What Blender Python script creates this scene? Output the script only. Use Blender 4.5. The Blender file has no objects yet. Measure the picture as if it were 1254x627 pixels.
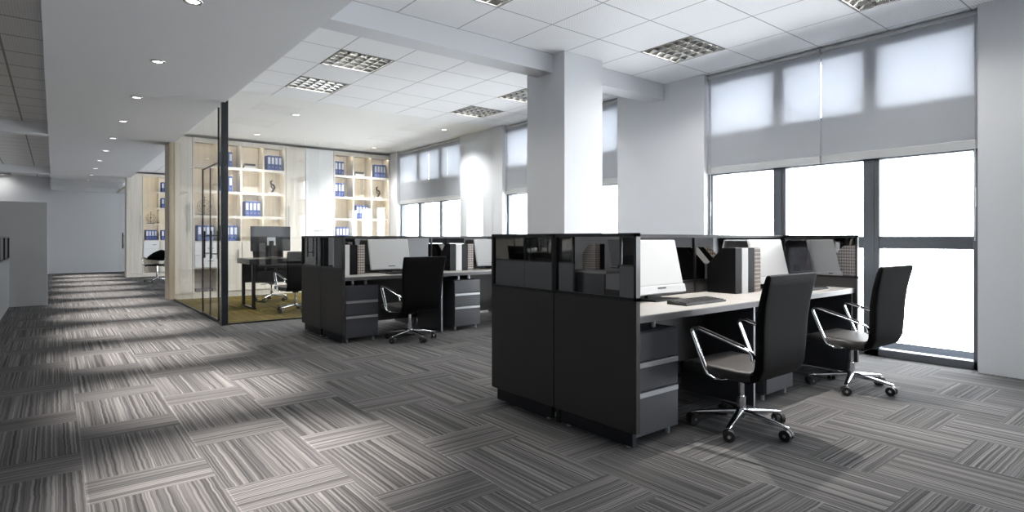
import bpy, math, random
from mathutils import Vector, Matrix
random.seed(7)
C = bpy.context.scene.collection
PI = math.pi

# ---------------------------------------------------------------- camera, world, light
EYE = 1.17
cam_data = bpy.data.cameras.new('camera')
cam = bpy.data.objects.new('camera', cam_data); C.objects.link(cam)
cam.location = (0, 0, EYE)
cam.rotation_euler = (math.radians(90), 0, math.radians(-38.5))
cam_data.sensor_width = 36.0
cam_data.lens = 705.0 / 1254.0 * 36.0
cam_data.shift_y = -21.5 / 1254.0
cam_data.clip_start = 0.05
bpy.context.scene.camera = cam

WORLD_STRENGTH = 14.0
PANEL_W = 50.0          # louvre luminaires
DOWN_W = 1350.0          # corridor downlights
OFFICE_W = 200.0
STRIP = 20.0
EXPOSURE = 0.18
world = bpy.data.worlds.new('world'); bpy.context.scene.world = world
world.use_nodes = True
bg = world.node_tree.nodes['Background']
bg.inputs['Color'].default_value = (0.95, 0.97, 1.0, 1)
bg.inputs['Strength'].default_value = WORLD_STRENGTH
vs = bpy.context.scene.view_settings
vs.view_transform = 'Standard'; vs.look = 'None'; vs.gamma = 1.0
vs.use_curve_mapping = False; vs.exposure = EXPOSURE

def portal(y0, y1, z0, z1, x):
    l = bpy.data.lights.new('window_portal', 'AREA'); l.shape = 'RECTANGLE'
    l.size = y1 - y0; l.size_y = z1 - z0
    l.cycles.is_portal = True
    o = bpy.data.objects.new('window_portal', l); C.objects.link(o)
    o.location = (x, (y0+y1)/2, (z0+z1)/2)
    o.rotation_euler = (math.radians(90), 0, math.radians(90))
for y0 in (-2.69, 1.40, 5.50, 9.57, 13.66, 17.75, 21.75):
    portal(y0, y0+2.70, 0.0, 3.12, 6.50)

# ---------------------------------------------------------------- materials
def new_mat(name):
    m = bpy.data.materials.new(name); m.use_nodes = True
    nt = m.node_tree
    return m, nt, nt.nodes['Principled BSDF']

def mat(name, col, rough=0.5, metal=0.0, spec=0.5, bump=0.0, bscale=60.0, var=0.0):
    m, nt, b = new_mat(name)
    b.inputs['Base Color'].default_value = (*col, 1)
    b.inputs['Roughness'].default_value = rough
    b.inputs['Metallic'].default_value = metal
    b.inputs['Specular IOR Level'].default_value = spec
    n = nt.nodes.new('ShaderNodeTexNoise'); n.inputs['Scale'].default_value = bscale
    tc = nt.nodes.new('ShaderNodeTexCoord')
    nt.links.new(tc.outputs['Object'], n.inputs['Vector'])
    if bump:
        bp = nt.nodes.new('ShaderNodeBump'); bp.inputs['Strength'].default_value = bump
        bp.inputs['Distance'].default_value = 0.002
        nt.links.new(n.outputs['Fac'], bp.inputs['Height'])
        nt.links.new(bp.outputs['Normal'], b.inputs['Normal'])
    if var:
        r = nt.nodes.new('ShaderNodeValToRGB')
        r.color_ramp.elements[0].position = .3; r.color_ramp.elements[1].position = .7
        r.color_ramp.elements[0].color = (*[max(0, c*(1-var)) for c in col], 1)
        r.color_ramp.elements[1].color = (*[min(1, c*(1+var)) for c in col], 1)
        nt.links.new(n.outputs['Fac'], r.inputs['Fac'])
        nt.links.new(r.outputs['Color'], b.inputs['Base Color'])
    return m

def emis(name, col, s):
    m, nt, b = new_mat(name)
    b.inputs['Base Color'].default_value = (*col, 1)
    b.inputs['Emission Color'].default_value = (*col, 1)
    b.inputs['Emission Strength'].default_value = s
    return m

def thin_glass(name, tint, refl=1.0, ior=1.5, rough=0.0, ks=1.0):
    m = bpy.data.materials.new(name); m.use_nodes = True
    nt = m.node_tree; nt.nodes.clear()
    out = nt.nodes.new('ShaderNodeOutputMaterial')
    tr = nt.nodes.new('ShaderNodeBsdfTransparent'); tr.inputs['Color'].default_value = (*tint, 1)
    gl = nt.nodes.new('ShaderNodeBsdfGlossy'); gl.inputs['Roughness'].default_value = rough
    gl.inputs['Color'].default_value = (refl, refl, refl, 1)
    # Schlick reflectance, the same from both faces of the sheet
    g = nt.nodes.new('ShaderNodeNewGeometry'); dt = nt.nodes.new('ShaderNodeVectorMath'); dt.operation = 'DOT_PRODUCT'
    nt.links.new(g.outputs['Incoming'], dt.inputs[0]); nt.links.new(g.outputs['Normal'], dt.inputs[1])
    f0 = ((ior-1)/(ior+1))**2
    k = mth(nt, 'POWER', mth(nt, 'SUBTRACT', 1.0, mth(nt, 'ABSOLUTE', dt.outputs['Value'])), 5.0)
    fac = mth(nt, 'ADD', f0, mth(nt, 'MULTIPLY', k, (1.0-f0)*ks))
    mx = nt.nodes.new('ShaderNodeMixShader')
    nt.links.new(fac, mx.inputs['Fac'])
    nt.links.new(tr.outputs[0], mx.inputs[1]); nt.links.new(gl.outputs[0], mx.inputs[2])
    nt.links.new(mx.outputs[0], out.inputs['Surface'])
    return m

def mth(nt, op, a, b=None, c=None):
    n = nt.nodes.new('ShaderNodeMath'); n.operation = op
    for i, v in enumerate((a, b, c)):
        if v is None: continue
        if isinstance(v, (int, float)): n.inputs[i].default_value = v
        else: nt.links.new(v, n.inputs[i])
    return n.outputs[0]

def carpet(name, dark, mid, light, contrast=1.0):
    m, nt, b = new_mat(name)
    b.inputs['Roughness'].default_value = 0.95
    b.inputs['Specular IOR Level'].default_value = 0.1
    g = nt.nodes.new('ShaderNodeNewGeometry')
    sp = nt.nodes.new('ShaderNodeSeparateXYZ'); nt.links.new(g.outputs['Position'], sp.inputs[0])
    X, Y = sp.outputs[0], sp.outputs[1]
    u = mth(nt, 'DIVIDE', mth(nt, 'SUBTRACT', X, 0.115), 0.51)
    col = mth(nt, 'FLOOR', u); fx = mth(nt, 'FRACT', u)
    odd = mth(nt, 'FLOORED_MODULO', col, 2.0)
    v = mth(nt, 'SUBTRACT', mth(nt, 'SUBTRACT', Y, 3.13), mth(nt, 'MULTIPLY', odd, 0.5))
    row = mth(nt, 'FLOOR', v); fy = mth(nt, 'FRACT', v)
    short = mth(nt, 'LESS_THAN', fy, 0.31)
    inv = mth(nt, 'SUBTRACT', 1.0, short)
    s = mth(nt, 'ADD', mth(nt, 'MULTIPLY', short, Y), mth(nt, 'MULTIPLY', inv, X))
    l = mth(nt, 'ADD', mth(nt, 'MULTIPLY', short, X), mth(nt, 'MULTIPLY', inv, Y))
    tid = mth(nt, 'ADD', mth(nt, 'ADD', mth(nt, 'MULTIPLY', col, 7.31), mth(nt, 'MULTIPLY', row, 3.17)), mth(nt, 'MULTIPLY', short, 1.7))
    # slight waviness of the pile lines
    nz = nt.nodes.new('ShaderNodeTexNoise'); nz.inputs['Scale'].default_value = 9.0; nz.inputs['Detail'].default_value = 1
    nt.links.new(g.outputs['Position'], nz.inputs['Vector'])
    s2 = mth(nt, 'ADD', s, mth(nt, 'MULTIPLY', mth(nt, 'SUBTRACT', nz.outputs['Fac'], 0.5), 0.010))
    cb = nt.nodes.new('ShaderNodeCombineXYZ')
    nt.links.new(mth(nt, 'MULTIPLY', s2, mth(nt, 'ADD', 88.0, mth(nt, 'MULTIPLY', short, 42.0))), cb.inputs[0])
    nt.links.new(mth(nt, 'MULTIPLY', l, 0.5), cb.inputs[1])
    nt.links.new(tid, cb.inputs[2])
    n1 = nt.nodes.new('ShaderNodeTexNoise'); n1.inputs['Scale'].default_value = 1.0; n1.inputs['Detail'].default_value = 1.0
    n1.inputs['Roughness'].default_value = 0.6
    nt.links.new(cb.outputs[0], n1.inputs['Vector'])
    r = nt.nodes.new('ShaderNodeValToRGB')
    e = r.color_ramp.elements
    e[0].position = 0.30; e[0].color = (*dark, 1)
    e[1].position = 0.70; e[1].color = (*light, 1)
    k = e.new(0.5); k.color = (*mid, 1)
    nt.links.new(n1.outputs['Fac'], r.inputs['Fac'])
    # tile to tile variation and fine pile grain
    wn = nt.nodes.new('ShaderNodeTexWhiteNoise'); wn.noise_dimensions = '1D'; nt.links.new(tid, wn.inputs['W'])
    fine = nt.nodes.new('ShaderNodeTexNoise'); fine.inputs['Scale'].default_value = 260
    nt.links.new(g.outputs['Position'], fine.inputs['Vector'])
    f = mth(nt, 'ADD', mth(nt, 'MULTIPLY', wn.outputs['Value'], 0.22), 0.89)
    f = mth(nt, 'MULTIPLY', f, mth(nt, 'ADD', mth(nt, 'MULTIPLY', fine.outputs['Fac'], 0.5), 0.75))
    seam = mth(nt, 'LESS_THAN', fx, 0.016)
    f = mth(nt, 'ADD', f, mth(nt, 'MULTIPLY', seam, 0.4))
    vm = nt.nodes.new('ShaderNodeVectorMath'); vm.operation = 'SCALE'
    nt.links.new(r.outputs['Color'], vm.inputs[0]); nt.links.new(f, vm.inputs['Scale'])
    nt.links.new(vm.outputs[0], b.inputs['Base Color'])
    bp = nt.nodes.new('ShaderNodeBump'); bp.inputs['Strength'].default_value = 0.35; bp.inputs['Distance'].default_value = 0.004
    nt.links.new(n1.outputs['Fac'], bp.inputs['Height']); nt.links.new(bp.outputs['Normal'], b.inputs['Normal'])
    return m

def tiles(name, col, x0, y0, p=0.645, lw=0.005):
    m, nt, b = new_mat(name)
    b.inputs['Roughness'].default_value = 0.75
    g = nt.nodes.new('ShaderNodeNewGeometry')
    sp = nt.nodes.new('ShaderNodeSeparateXYZ'); nt.links.new(g.outputs['Position'], sp.inputs[0])
    def line(c, o):
        f = mth(nt, 'FRACT', mth(nt, 'DIVIDE', mth(nt, 'SUBTRACT', c, o), p))
        d = mth(nt, 'ABSOLUTE', mth(nt, 'SUBTRACT', f, 0.5))
        return mth(nt, 'GREATER_THAN', d, 0.5 - lw/p)
    ln = mth(nt, 'MAXIMUM', line(sp.outputs[0], x0), line(sp.outputs[1], y0))
    # perforation dots of the panels
    def dot(c):
        f = mth(nt, 'FRACT', mth(nt, 'DIVIDE', c, 0.0215))
        return mth(nt, 'ABSOLUTE', mth(nt, 'SUBTRACT', f, 0.5))
    d = mth(nt, 'LESS_THAN', mth(nt, 'MAXIMUM', dot(sp.outputs[0]), dot(sp.outputs[1])), 0.16)
    k = mth(nt, 'SUBTRACT', 1.0, mth(nt, 'MULTIPLY', d, 0.35))
    k = mth(nt, 'MULTIPLY', k, mth(nt, 'SUBTRACT', 1.0, mth(nt, 'MULTIPLY', ln, 0.62)))
    vm = nt.nodes.new('ShaderNodeVectorMath'); vm.operation = 'SCALE'
    vm.inputs[0].default_value = col; nt.links.new(k, vm.inputs['Scale'])
    nt.links.new(vm.outputs[0], b.inputs['Base Color'])
    return m

def wood(name, c1, c2, axis=2):
    m, nt, b = new_mat(name)
    b.inputs['Roughness'].default_value = 0.42
    tc = nt.nodes.new('ShaderNodeTexCoord'); mp = nt.nodes.new('ShaderNodeMapping')
    sc = [22.0, 22.0, 22.0]; sc[axis] = 0.9
    mp.inputs['Scale'].default_value = sc
    n = nt.nodes.new('ShaderNodeTexNoise'); n.inputs['Scale'].default_value = 1.0; n.inputs['Detail'].default_value = 5
    r = nt.nodes.new('ShaderNodeValToRGB')
    r.color_ramp.elements[0].position = .35; r.color_ramp.elements[0].color = (*c1, 1)
    r.color_ramp.elements[1].position = .68; r.color_ramp.elements[1].color = (*c2, 1)
    nt.links.new(tc.outputs['Object'], mp.inputs['Vector']); nt.links.new(mp.outputs[0], n.inputs['Vector'])
    nt.links.new(n.outputs['Fac'], r.inputs['Fac']); nt.links.new(r.outputs['Color'], b.inputs['Base Color'])
    return m

def blind_fabric(name):
    m = bpy.data.materials.new(name); m.use_nodes = True
    nt = m.node_tree; nt.nodes.clear()
    out = nt.nodes.new('ShaderNodeOutputMaterial')
    df = nt.nodes.new('ShaderNodeBsdfDiffuse'); tl = nt.nodes.new('ShaderNodeBsdfTranslucent')
    wv = nt.nodes.new('ShaderNodeTexNoise'); wv.inputs['Scale'].default_value = 220
    tc = nt.nodes.new('ShaderNodeTexCoord'); nt.links.new(tc.outputs['Object'], wv.inputs['Vector'])
    rp = nt.nodes.new('ShaderNodeValToRGB')
    rp.color_ramp.elements[0].color = (.60, .63, .68, 1); rp.color_ramp.elements[1].color = (.70, .73, .78, 1)
    nt.links.new(wv.outputs['Fac'], rp.inputs['Fac']); nt.links.new(rp.outputs['Color'], df.inputs['Color'])
    tl.inputs['Color'].default_value = (.46, .472, .495, 1)
    mx = nt.nodes.new('ShaderNodeMixShader'); mx.inputs[0].default_value = BLIND_T
    nt.links.new(df.outputs[0], mx.inputs[1]); nt.links.new(tl.outputs[0], mx.inputs[2])
    nt.links.new(mx.outputs[0], out.inputs['Surface'])
    return m
BLIND_T = 0.5

def pattern_mat(name):
    # honeycomb/lozenge print on the spine of the patterned magazine file
    m, nt, b = new_mat(name)
    b.inputs['Roughness'].default_value = 0.55
    tc = nt.nodes.new('ShaderNodeTexCoord'); sp = nt.nodes.new('ShaderNodeSeparateXYZ')
    nt.links.new(tc.outputs['Object'], sp.inputs[0])
    h = mth(nt, 'ADD', sp.outputs[0], sp.outputs[1])
    a = mth(nt, 'SINE', mth(nt, 'MULTIPLY', h, 132.0)); c = mth(nt, 'SINE', mth(nt, 'MULTIPLY', sp.outputs[2], 100.0))
    k = mth(nt, 'ABSOLUTE', mth(nt, 'MULTIPLY', a, c))
    r = nt.nodes.new('ShaderNodeValToRGB'); r.color_ramp.interpolation = 'CONSTANT'
    e = r.color_ramp.elements
    e[0].position = 0; e[0].color = (.62, .60, .58, 1); e[1].position = .22; e[1].color = (.10, .08, .07, 1)
    q = e.new(.42); q.color = (.34, .23, .15, 1); w = e.new(.75); w.color = (.12, .12, .13, 1)
    nt.links.new(k, r.inputs['Fac']); nt.links.new(r.outputs['Color'], b.inputs['Base Color'])
    return m

M = dict(
    wall=mat('wall_paint', (.64, .655, .685), .7, bump=.1, bscale=90),
    soffit=mat('soffit_paint', (.68, .69, .71), .7, bump=.05),
    greywall=mat('grey_paint', (.17, .175, .185), .9, spec=.1, bump=.05),
    white=mat('white_lacquer', (.80, .81, .82), .3),
    frame=mat('window_metal', (.105, .115, .13), .42, .35),
    panel=mat('charcoal_panel', (.031, .0295, .0295), .45, bump=.08, bscale=120, spec=.35),
    plinth=mat('plinth_dark', (.012, .013, .017), .5, spec=.3),
    black=mat('black_metal', (.007, .007, .008), .3),
    ped=mat('pedestal_grey', (.050, .052, .061), .38, bump=.05, bscale=150),
    handle=mat('aluminium', (.42, .43, .45), .35, .6),
    top=mat('worktop_white', (.30, .293, .285), .32, var=.03, bscale=30),
    edge=mat('worktop_edge', (.11, .11, .115), .4),
    leather=mat('black_leather', (.0035, .0035, .0038), .6, bump=.15, bscale=240, spec=.08),
    seatf=mat('seat_leather', (.034, .032, .032), .45, bump=.25, bscale=240, spec=.4),
    chrome=mat('chrome', (.72, .73, .75), .12, 1.0),
    rubber=mat('caster_black', (.012, .012, .012), .4),
    greyscreen=mat('grey_screen_wall', (.37, .375, .385), .5, bump=.05),
    screen=mat('screen_grey', (.44, .45, .455), .35),
    bezel=mat('monitor_shell', (.44, .45, .46), .3),
    keys=mat('keyboard_black', (.016, .016, .018), .45),
    fblack=mat('file_black', (.005, .005, .006), .4, spec=.2),
    fwhite=mat('file_white', (.74, .74, .73), .4),
    fpat=pattern_mat('file_pattern'),
    blue=mat('binder_blue', (.07, .11, .31), .4),
    label=mat('binder_label', (.72, .76, .84), .5),
    bookg=mat('book_cover_dark', (.03, .03, .035), .5),
    bookw=mat('book_cover_white', (.65, .64, .62), .5),
    bronze=mat('ornament_bronze', (.05, .045, .04), .35, .7),
    wood=wood('pale_wood', (.64, .60, .52), (.74, .70, .63)),
    jamb=wood('jamb_wood', (.40, .34, .25), (.50, .43, .33)),
    deskblack=mat('desk_black', (.012, .012, .014), .25),
    post=mat('post_dark', (.014, .018, .024), .3),
    louvre=mat('louvre_metal', (.66, .66, .64), .15, 1.0),
    lframe=mat('lamp_frame', (.20, .20, .20), .5, spec=.2),
    housing=mat('lamp_housing', (.012, .012, .012), .6, spec=.1),
    tube=emis('lamp_tube', (1, .97, .90), 9.0),
    led=emis('led_strip', (1, .89, .72), STRIP),
    bulb=emis('downlight_bulb', (1, .98, .95), 2.5),
    oceil=mat('office_ceiling_white', (.86, .86, .86), .7, bump=.05),
    oglass=thin_glass('office_glass', (.985, .99, .99), 1, 1.62),
    cglass=thin_glass('corridor_glass', (.98, .985, .985), 1, 1.35, 0, .4),
    wglass=thin_glass('window_glass', (.97, .98, .98), .9, 1.35),
    dglass=thin_glass('tinted_screen_glass', (.10, .10, .105), .9, 3.1),
    sglass=thin_glass('dark_mirror_glass', (.07, .07, .075), .9, 3.1),
    blind=blind_fabric('blind_fabric'),
    carpet=carpet('striped_carpet', (.034, .034, .036), (.078, .077, .079), (.152, .149, .149)),
    olive=carpet('olive_carpet', (.020, .016, .005), (.085, .064, .014), (.18, .135, .035)),
    ceil=tiles('ceiling_tiles', (.87, .88, .90), 1.765, 4.04),
    ceil2=tiles('ceiling_tiles_side', (.80, .79, .78), -.43, 6.97, lw=0.011),
    paving=mat('balcony_slab', (.022, .025, .030), .9, spec=0.0, var=.1, bscale=8),
)

# ---------------------------------------------------------------- mesh helpers
class MB:
    def __init__(s): s.v = []; s.f = []; s.m = []; s.sm = []
    def add(s, vs_, fs, mi=0, smooth=False):
        o = len(s.v); s.v += [tuple(p) for p in vs_]
        for f in fs: s.f.append([o+i for i in f]); s.m.append(mi); s.sm.append(smooth)
        return s
    def box(s, x0, x1, y0, y1, z0, z1, mi=0, r=0.0, mtx=None):
        if x0 > x1: x0, x1 = x1, x0
        if y0 > y1: y0, y1 = y1, y0
        if z0 > z1: z0, z1 = z1, z0
        r = min(r, (x1-x0)*.45, (y1-y0)*.45, (z1-z0)*.45)
        if r <= 0:
            P = [Vector(p) for p in ((x0,y0,z0),(x1,y0,z0),(x1,y1,z0),(x0,y1,z0),(x0,y0,z1),(x1,y0,z1),(x1,y1,z1),(x0,y1,z1))]
            F = [(0,3,2,1),(4,5,6,7),(0,1,5,4),(1,2,6,5),(2,3,7,6),(3,0,4,7)]
        else:
            # chamfered box: 3 vertices per corner
            P = []; idx = {}
            for ix, xx in enumerate((x0, x1)):
                for iy, yy in enumerate((y0, y1)):
                    for iz, zz in enumerate((z0, z1)):
                        sx, sy, sz = (1 if ix == 0 else -1), (1 if iy == 0 else -1), (1 if iz == 0 else -1)
                        for a, p in enumerate(((xx, yy+sy*r, zz+sz*r), (xx+sx*r, yy, zz+sz*r), (xx+sx*r, yy+sy*r, zz))):
                            idx[(ix,iy,iz,a)] = len(P); P.append(Vector(p))
            F = []
            q = [(0,0),(1,0),(1,1),(0,1)]
            for i in (0,1):
                F.append([idx[(i,a,b,0)] for a, b in q]); F.append([idx[(a,i,b,1)] for a, b in q]); F.append([idx[(a,b,i,2)] for a, b in q])
            for a in (0,1):
                for b_ in (0,1):
                    F.append([idx[(a,b_,0,0)], idx[(a,b_,1,0)], idx[(a,b_,1,1)], idx[(a,b_,0,1)]])
                    F.append([idx[(a,0,b_,0)], idx[(a,1,b_,0)], idx[(a,1,b_,2)], idx[(a,0,b_,2)]])
                    F.append([idx[(0,a,b_,1)], idx[(1,a,b_,1)], idx[(1,a,b_,2)], idx[(0,a,b_,2)]])
                    for c in (0,1): F.append([idx[(a,b_,c,0)], idx[(a,b_,c,1)], idx[(a,b_,c,2)]])
            cen = Vector(((x0+x1)/2,(y0+y1)/2,(z0+z1)/2))
            for f in F:
                n = (P[f[1]]-P[f[0]]).cross(P[f[2]]-P[f[0]]); c = sum((P[i] for i in f), Vector())/len(f) - cen
                if n.dot(c) < 0: f.reverse()
        if mtx is not None: P = [mtx @ p for p in P]
        return s.add(P, F, mi)
    def prism(s, pts, axis, a, b, mi=0):
        # pts: 2D outline, extruded along axis from a to b
        def P(p, t):
            return {0:(t,p[0],p[1]), 1:(p[0],t,p[1]), 2:(p[0],p[1],t)}[axis]
        n = len(pts)
        V_ = [P(p, a) for p in pts] + [P(p, b) for p in pts]
        F = [list(range(n)), list(range(2*n-1, n-1, -1))] + [[i, i+n, (i+1)%n+n, (i+1)%n] for i in range(n)]
        return s.add(V_, F, mi)
    def cyl(s, p0, p1, r0, r1=None, n=12, mi=0, caps=True, smooth=True):
        r1 = r0 if r1 is None else r1
        p0, p1 = Vector(p0), Vector(p1); d = (p1-p0).normalized()
        u = d.orthogonal().normalized(); w = d.cross(u)
        V_ = []
        for p, r in ((p0, r0), (p1, r1)):
            for i in range(n):
                a = 2*PI*i/n; V_.append(p + r*(math.cos(a)*u + math.sin(a)*w))
        s.add(V_, [[i, (i+1)%n, (i+1)%n+n, i+n] for i in range(n)], mi, smooth)
        if caps:
            s.add(V_, [list(range(n-1, -1, -1)), list(range(n, 2*n))], mi)
        return s
    def sweep(s, path, ws, ts, side=Vector((1,0,0)), n=16, mi=0, e=0.35, smooth=True):
        # superellipse section (ws wide along side, ts thick) swept along a path
        path = [Vector(p) for p in path]; V_ = []; N = len(path)
        for i, p in enumerate(path):
            t = (path[min(i+1, N-1)] - path[max(i-1, 0)]).normalized()
            sd = (side - side.dot(t)*t).normalized(); up = t.cross(sd)
            for k in range(n):
                a = 2*PI*k/n; ca, sa = math.cos(a), math.sin(a)
                x = math.copysign(abs(ca)**e, ca)*ws[i]/2; y = math.copysign(abs(sa)**e, sa)*ts[i]/2
                V_.append(p + sd*x + up*y)
        F = [[j*n+i, j*n+(i+1)%n, (j+1)*n+(i+1)%n, (j+1)*n+i] for j in range(N-1) for i in range(n)]
        s.add(V_, F, mi, smooth)
        s.add(V_, [list(range(n-1, -1, -1)), list(range((N-1)*n, N*n))], mi)
        return s
    def tube(s, path, r, n=8, mi=0):
        return s.sweep(path, [2*r]*len(path), [2*r]*len(path), Vector((.13,.97,.2)), n, mi, 1.0)
    def torus(s, c, R_, r, ax=1, n=24, k=8, mi=0):
        V_ = []
        for i in range(n):
            a = 2*PI*i/n
            for j in range(k):
                b = 2*PI*j/k; q = R_ + r*math.cos(b); p = (q*math.cos(a), q*math.sin(a), r*math.sin(b))
                if ax == 1: p = (p[0], p[2], p[1])
                V_.append((p[0]+c[0], p[1]+c[1], p[2]+c[2]))
        return s.add(V_, [[i*k+j, ((i+1)%n)*k+j, ((i+1)%n)*k+(j+1)%k, i*k+(j+1)%k] for i in range(n) for j in range(k)], mi, True)
    def obj(s, name, mats, parent=None, loc=None):
        me = bpy.data.meshes.new(name); me.from_pydata(s.v, [], s.f)
        if not isinstance(mats, (list, tuple)): mats = [mats]
        for x in mats: me.materials.append(x)
        me.polygons.foreach_set('material_index', s.m)
        me.polygons.foreach_set('use_smooth', s.sm)
        import bmesh
        bm = bmesh.new(); bm.from_mesh(me); bmesh.ops.recalc_face_normals(bm, faces=bm.faces[:]); bm.to_mesh(me); bm.free()
        me.update()
        o = bpy.data.objects.new(name, me); C.objects.link(o)
        if parent is not None: o.parent = parent
        if loc is not None: o.location = loc
        return o

def tag(o, label, cat, group=None, kind=None):
    if label: o['label'] = label
    if cat: o['category'] = cat
    if group: o['group'] = group
    if kind: o['kind'] = kind
    return o
def thing(name, label, cat, loc=(0,0,0), rz=0.0, group=None):
    o = bpy.data.objects.new(name, None); C.objects.link(o)
    o.empty_display_size = .1
    o.location = loc; o.rotation_euler = (0,0,rz)
    return tag(o, label, cat, group)
def dup(root, loc, label, rz=None, group=None):
    r = root.copy(); C.objects.link(r); r.location = loc
    if rz is not None: r.rotation_euler = (0,0,rz)
    r['label'] = label
    if group: r['group'] = group
    for ch in list(root.children):
        c = ch.copy(); C.objects.link(c); c.parent = r
        for g in list(ch.children):
            d = g.copy(); C.objects.link(d); d.parent = c
    return r
def struct(o, label=None, cat=None):
    o['kind'] = 'structure'
    if label: o['label'] = label
    if cat: o['category'] = cat
    return o

# ---------------------------------------------------------------- structure
ZC = 3.20      # grid ceiling
ZS = 3.00      # corridor soffit
XW = 6.30      # pier face
XG = 1.80      # corridor glass line
YG = 8.50      # office front glass
YB = 12.60     # bookcase front
YEND = 24.5
# floors
fl = MB().box(-5.0, 6.55, -3.0, YG, -.12, 0).box(-5.0, XG, YG, YEND+.1, -.12, 0).box(XG, 6.55, 13.08, 20.7, -.12, 0)
struct(fl.obj('floor', M['carpet']), 'grey striped carpet tiles across the open office and corridor', 'floor')
struct(MB().box(XG, 6.55, YG, 13.08, -.12, 0).obj('floor', M['olive']), 'olive striped carpet inside the glass office', 'floor')
struct(MB().box(XG, 6.55, 20.7, YEND+.1, -.12, 0).obj('floor', M['olive']), 'olive carpet glimpsed at the far end of the corridor', 'floor')

# grid ceiling with openings for the luminaires
P = 0.645
lum = []      # (x cell index, y cell index) on the main grid
def cell(i, j): return (1.765+P*i, 4.04+P*j)
main_cells = [(1,-1),(5,-1),(5,-4),(1,-4),(1,3),(1,5),(5,3),(5,5)]
left_cells = [(-2,26),(-2,19)] + [(-5,k) for k in (24,18,12,6,0,-6,-12)]   # unseen far-left row added to light the left side; left ceiling grid, origin (-.43, 6.97)
cl = MB()
def ceil_rect(mb, ox, oy, i0, i1, j0, j1, xmin, xmax, ymin, ymax, holes):
    for i in range(i0, i1):
        for j in range(j0, j1):
            if (i, j) in holes: continue
            x0, x1 = max(ox+P*i, xmin), min(ox+P*(i+1), xmax)
            y0, y1 = max(oy+P*j, ymin), min(oy+P*(j+1), ymax)
            if x1 - x0 < 1e-4 or y1 - y0 < 1e-4: continue
            mb.add([(x0,y0,ZC),(x1,y0,ZC),(x1,y1,ZC),(x0,y1,ZC)], [(0,3,2,1)])
ceil_rect(cl, 1.765, 4.04, 0, 8, -11, 8, XG, 6.45, -3.0, YG, set(main_cells))
struct(cl.obj('ceiling', M['ceil']), 'white perforated tile ceiling over the workstations', 'ceiling')
c2 = MB(); ceil_rect(c2, -.43, 6.97, -8, 1, -16, 28, -5.0, -.08, -3.0, YEND, set(left_cells))
struct(c2.obj('ceiling', M['ceil2']), 'grey tile ceiling left of the corridor soffit', 'ceiling')
struct(MB().box(-.08, XG, -3.0, YEND, ZS, ZC+.1).obj('ceiling', M['soffit']), 'smooth lowered grey soffit over the corridor', 'ceiling')
struct(MB().box(XG, 6.45, YG, 13.08, ZC, ZC+.1).obj('ceiling', M['oceil']), 'plain white ceiling of the glass office', 'ceiling')
c3 = MB(); ceil_rect(c3, 1.765, 4.04, 0, 8, 14, 27, XG, 6.45, 13.08, 20.7, set())
struct(c3.obj('ceiling', M['ceil']), 'white tile ceiling of the bay behind the glass office', 'ceiling')
struct(MB().box(XG, 6.45, 20.7, YEND, ZC, ZC+.1).obj('ceiling', M['wall']), 'white ceiling of the farthest room', 'ceiling')
struct(MB().box(-5.0, 6.6, -3.1, YEND+.1, ZC+.32, ZC+.4).obj('ceiling', M['wall']), 'slab above the tile ceilings', 'ceiling')

# window wall : piers, spandrels and heads in one run
W0 = [-2.69, 1.40, 5.50, 9.57, 13.66, 17.75, 21.75]  # last bay added to light the far room and end wall
w = MB()
ys = [-3.1]
for y in W0: ys += [y, y+2.70]
ys.append(YEND+.1)
for i in range(0, len(ys), 2):
    if ys[i+1]-ys[i] > .01: w.box(XW, 6.62, ys[i], ys[i+1], 0, ZC+.3)
for y in W0:
    w.box(6.40, 6.62, y, y+2.70, 2.00, 2.42)
    w.box(6.40, 6.62, y, y+2.70, 3.09, ZC+.3)
struct(w.obj('wall_right', M['wall']), 'white wall piers between the tall windows', 'wall')
struct(MB().box(-5.1, 6.62, YEND, YEND+.1, 0, ZC+.3).obj('wall_back', M['wall']), 'white wall closing the far end of the corridor', 'wall')
struct(MB().box(-5.1, -5.0, -3.1, YEND+.1, 0, ZC+.3).obj('wall_left', M['wall']), 'wall at the far left side', 'wall')
struct(MB().box(-5.1, 6.62, -3.1, -3.0, 0, ZC+.3).obj('wall_front', M['wall']), 'wall behind the viewpoint', 'wall')
# dropped header in front of the end wall
struct(MB().box(-.08, 1.74, 22.6, YEND, 2.78, ZS).obj('trim_1', M['soffit']), 'dropped bulkhead at the corridor end', 'trim')

def window(idx, y0):
    root = thing('window_%d' % idx, None, None, (6.40, y0, 0)); root['kind'] = 'structure'
    f = MB(); D0, D1 = 0.0, .10
    mull = [(0, .055), (.83, .965), (1.735, 1.87), (2.645, 2.70)]
    mull = [(0, .055), (.80, .945), (1.735, 1.875), (2.645, 2.70)]
    for a, b in mull:
        f.box(D0, D1, a, b, 0, 2.0, 0, .006); f.box(D0, D1, a, b, 2.42, 3.09)
    f.box(D0, D1, 0, 2.70, 0, .075, 0, .006); f.box(D0+.01, D1-.01, 0, 2.70, 1.07, 1.19, 0, .006)
    f.box(D0, D1, 0, 2.70, 1.95, 2.0); f.box(D0, D1, 0, 2.70, 2.42, 2.46); f.box(D0, D1, 0, 2.70, 3.05, 3.09)
    f.box(-.006, .02, .845, .900, .09, 1.95).box(-.006, .02, 1.775, 1.835, .09, 1.95)
    f.obj('window_frame', M['frame'], root)
    g = MB().box(.05, .056, .03, 2.67, .04, 1.98).box(.05, .056, .03, 2.67, 2.44, 3.07)
    g.obj('window_pane', M['wglass'], root)
for i, y in enumerate(W0): window(i+1, y)
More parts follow.
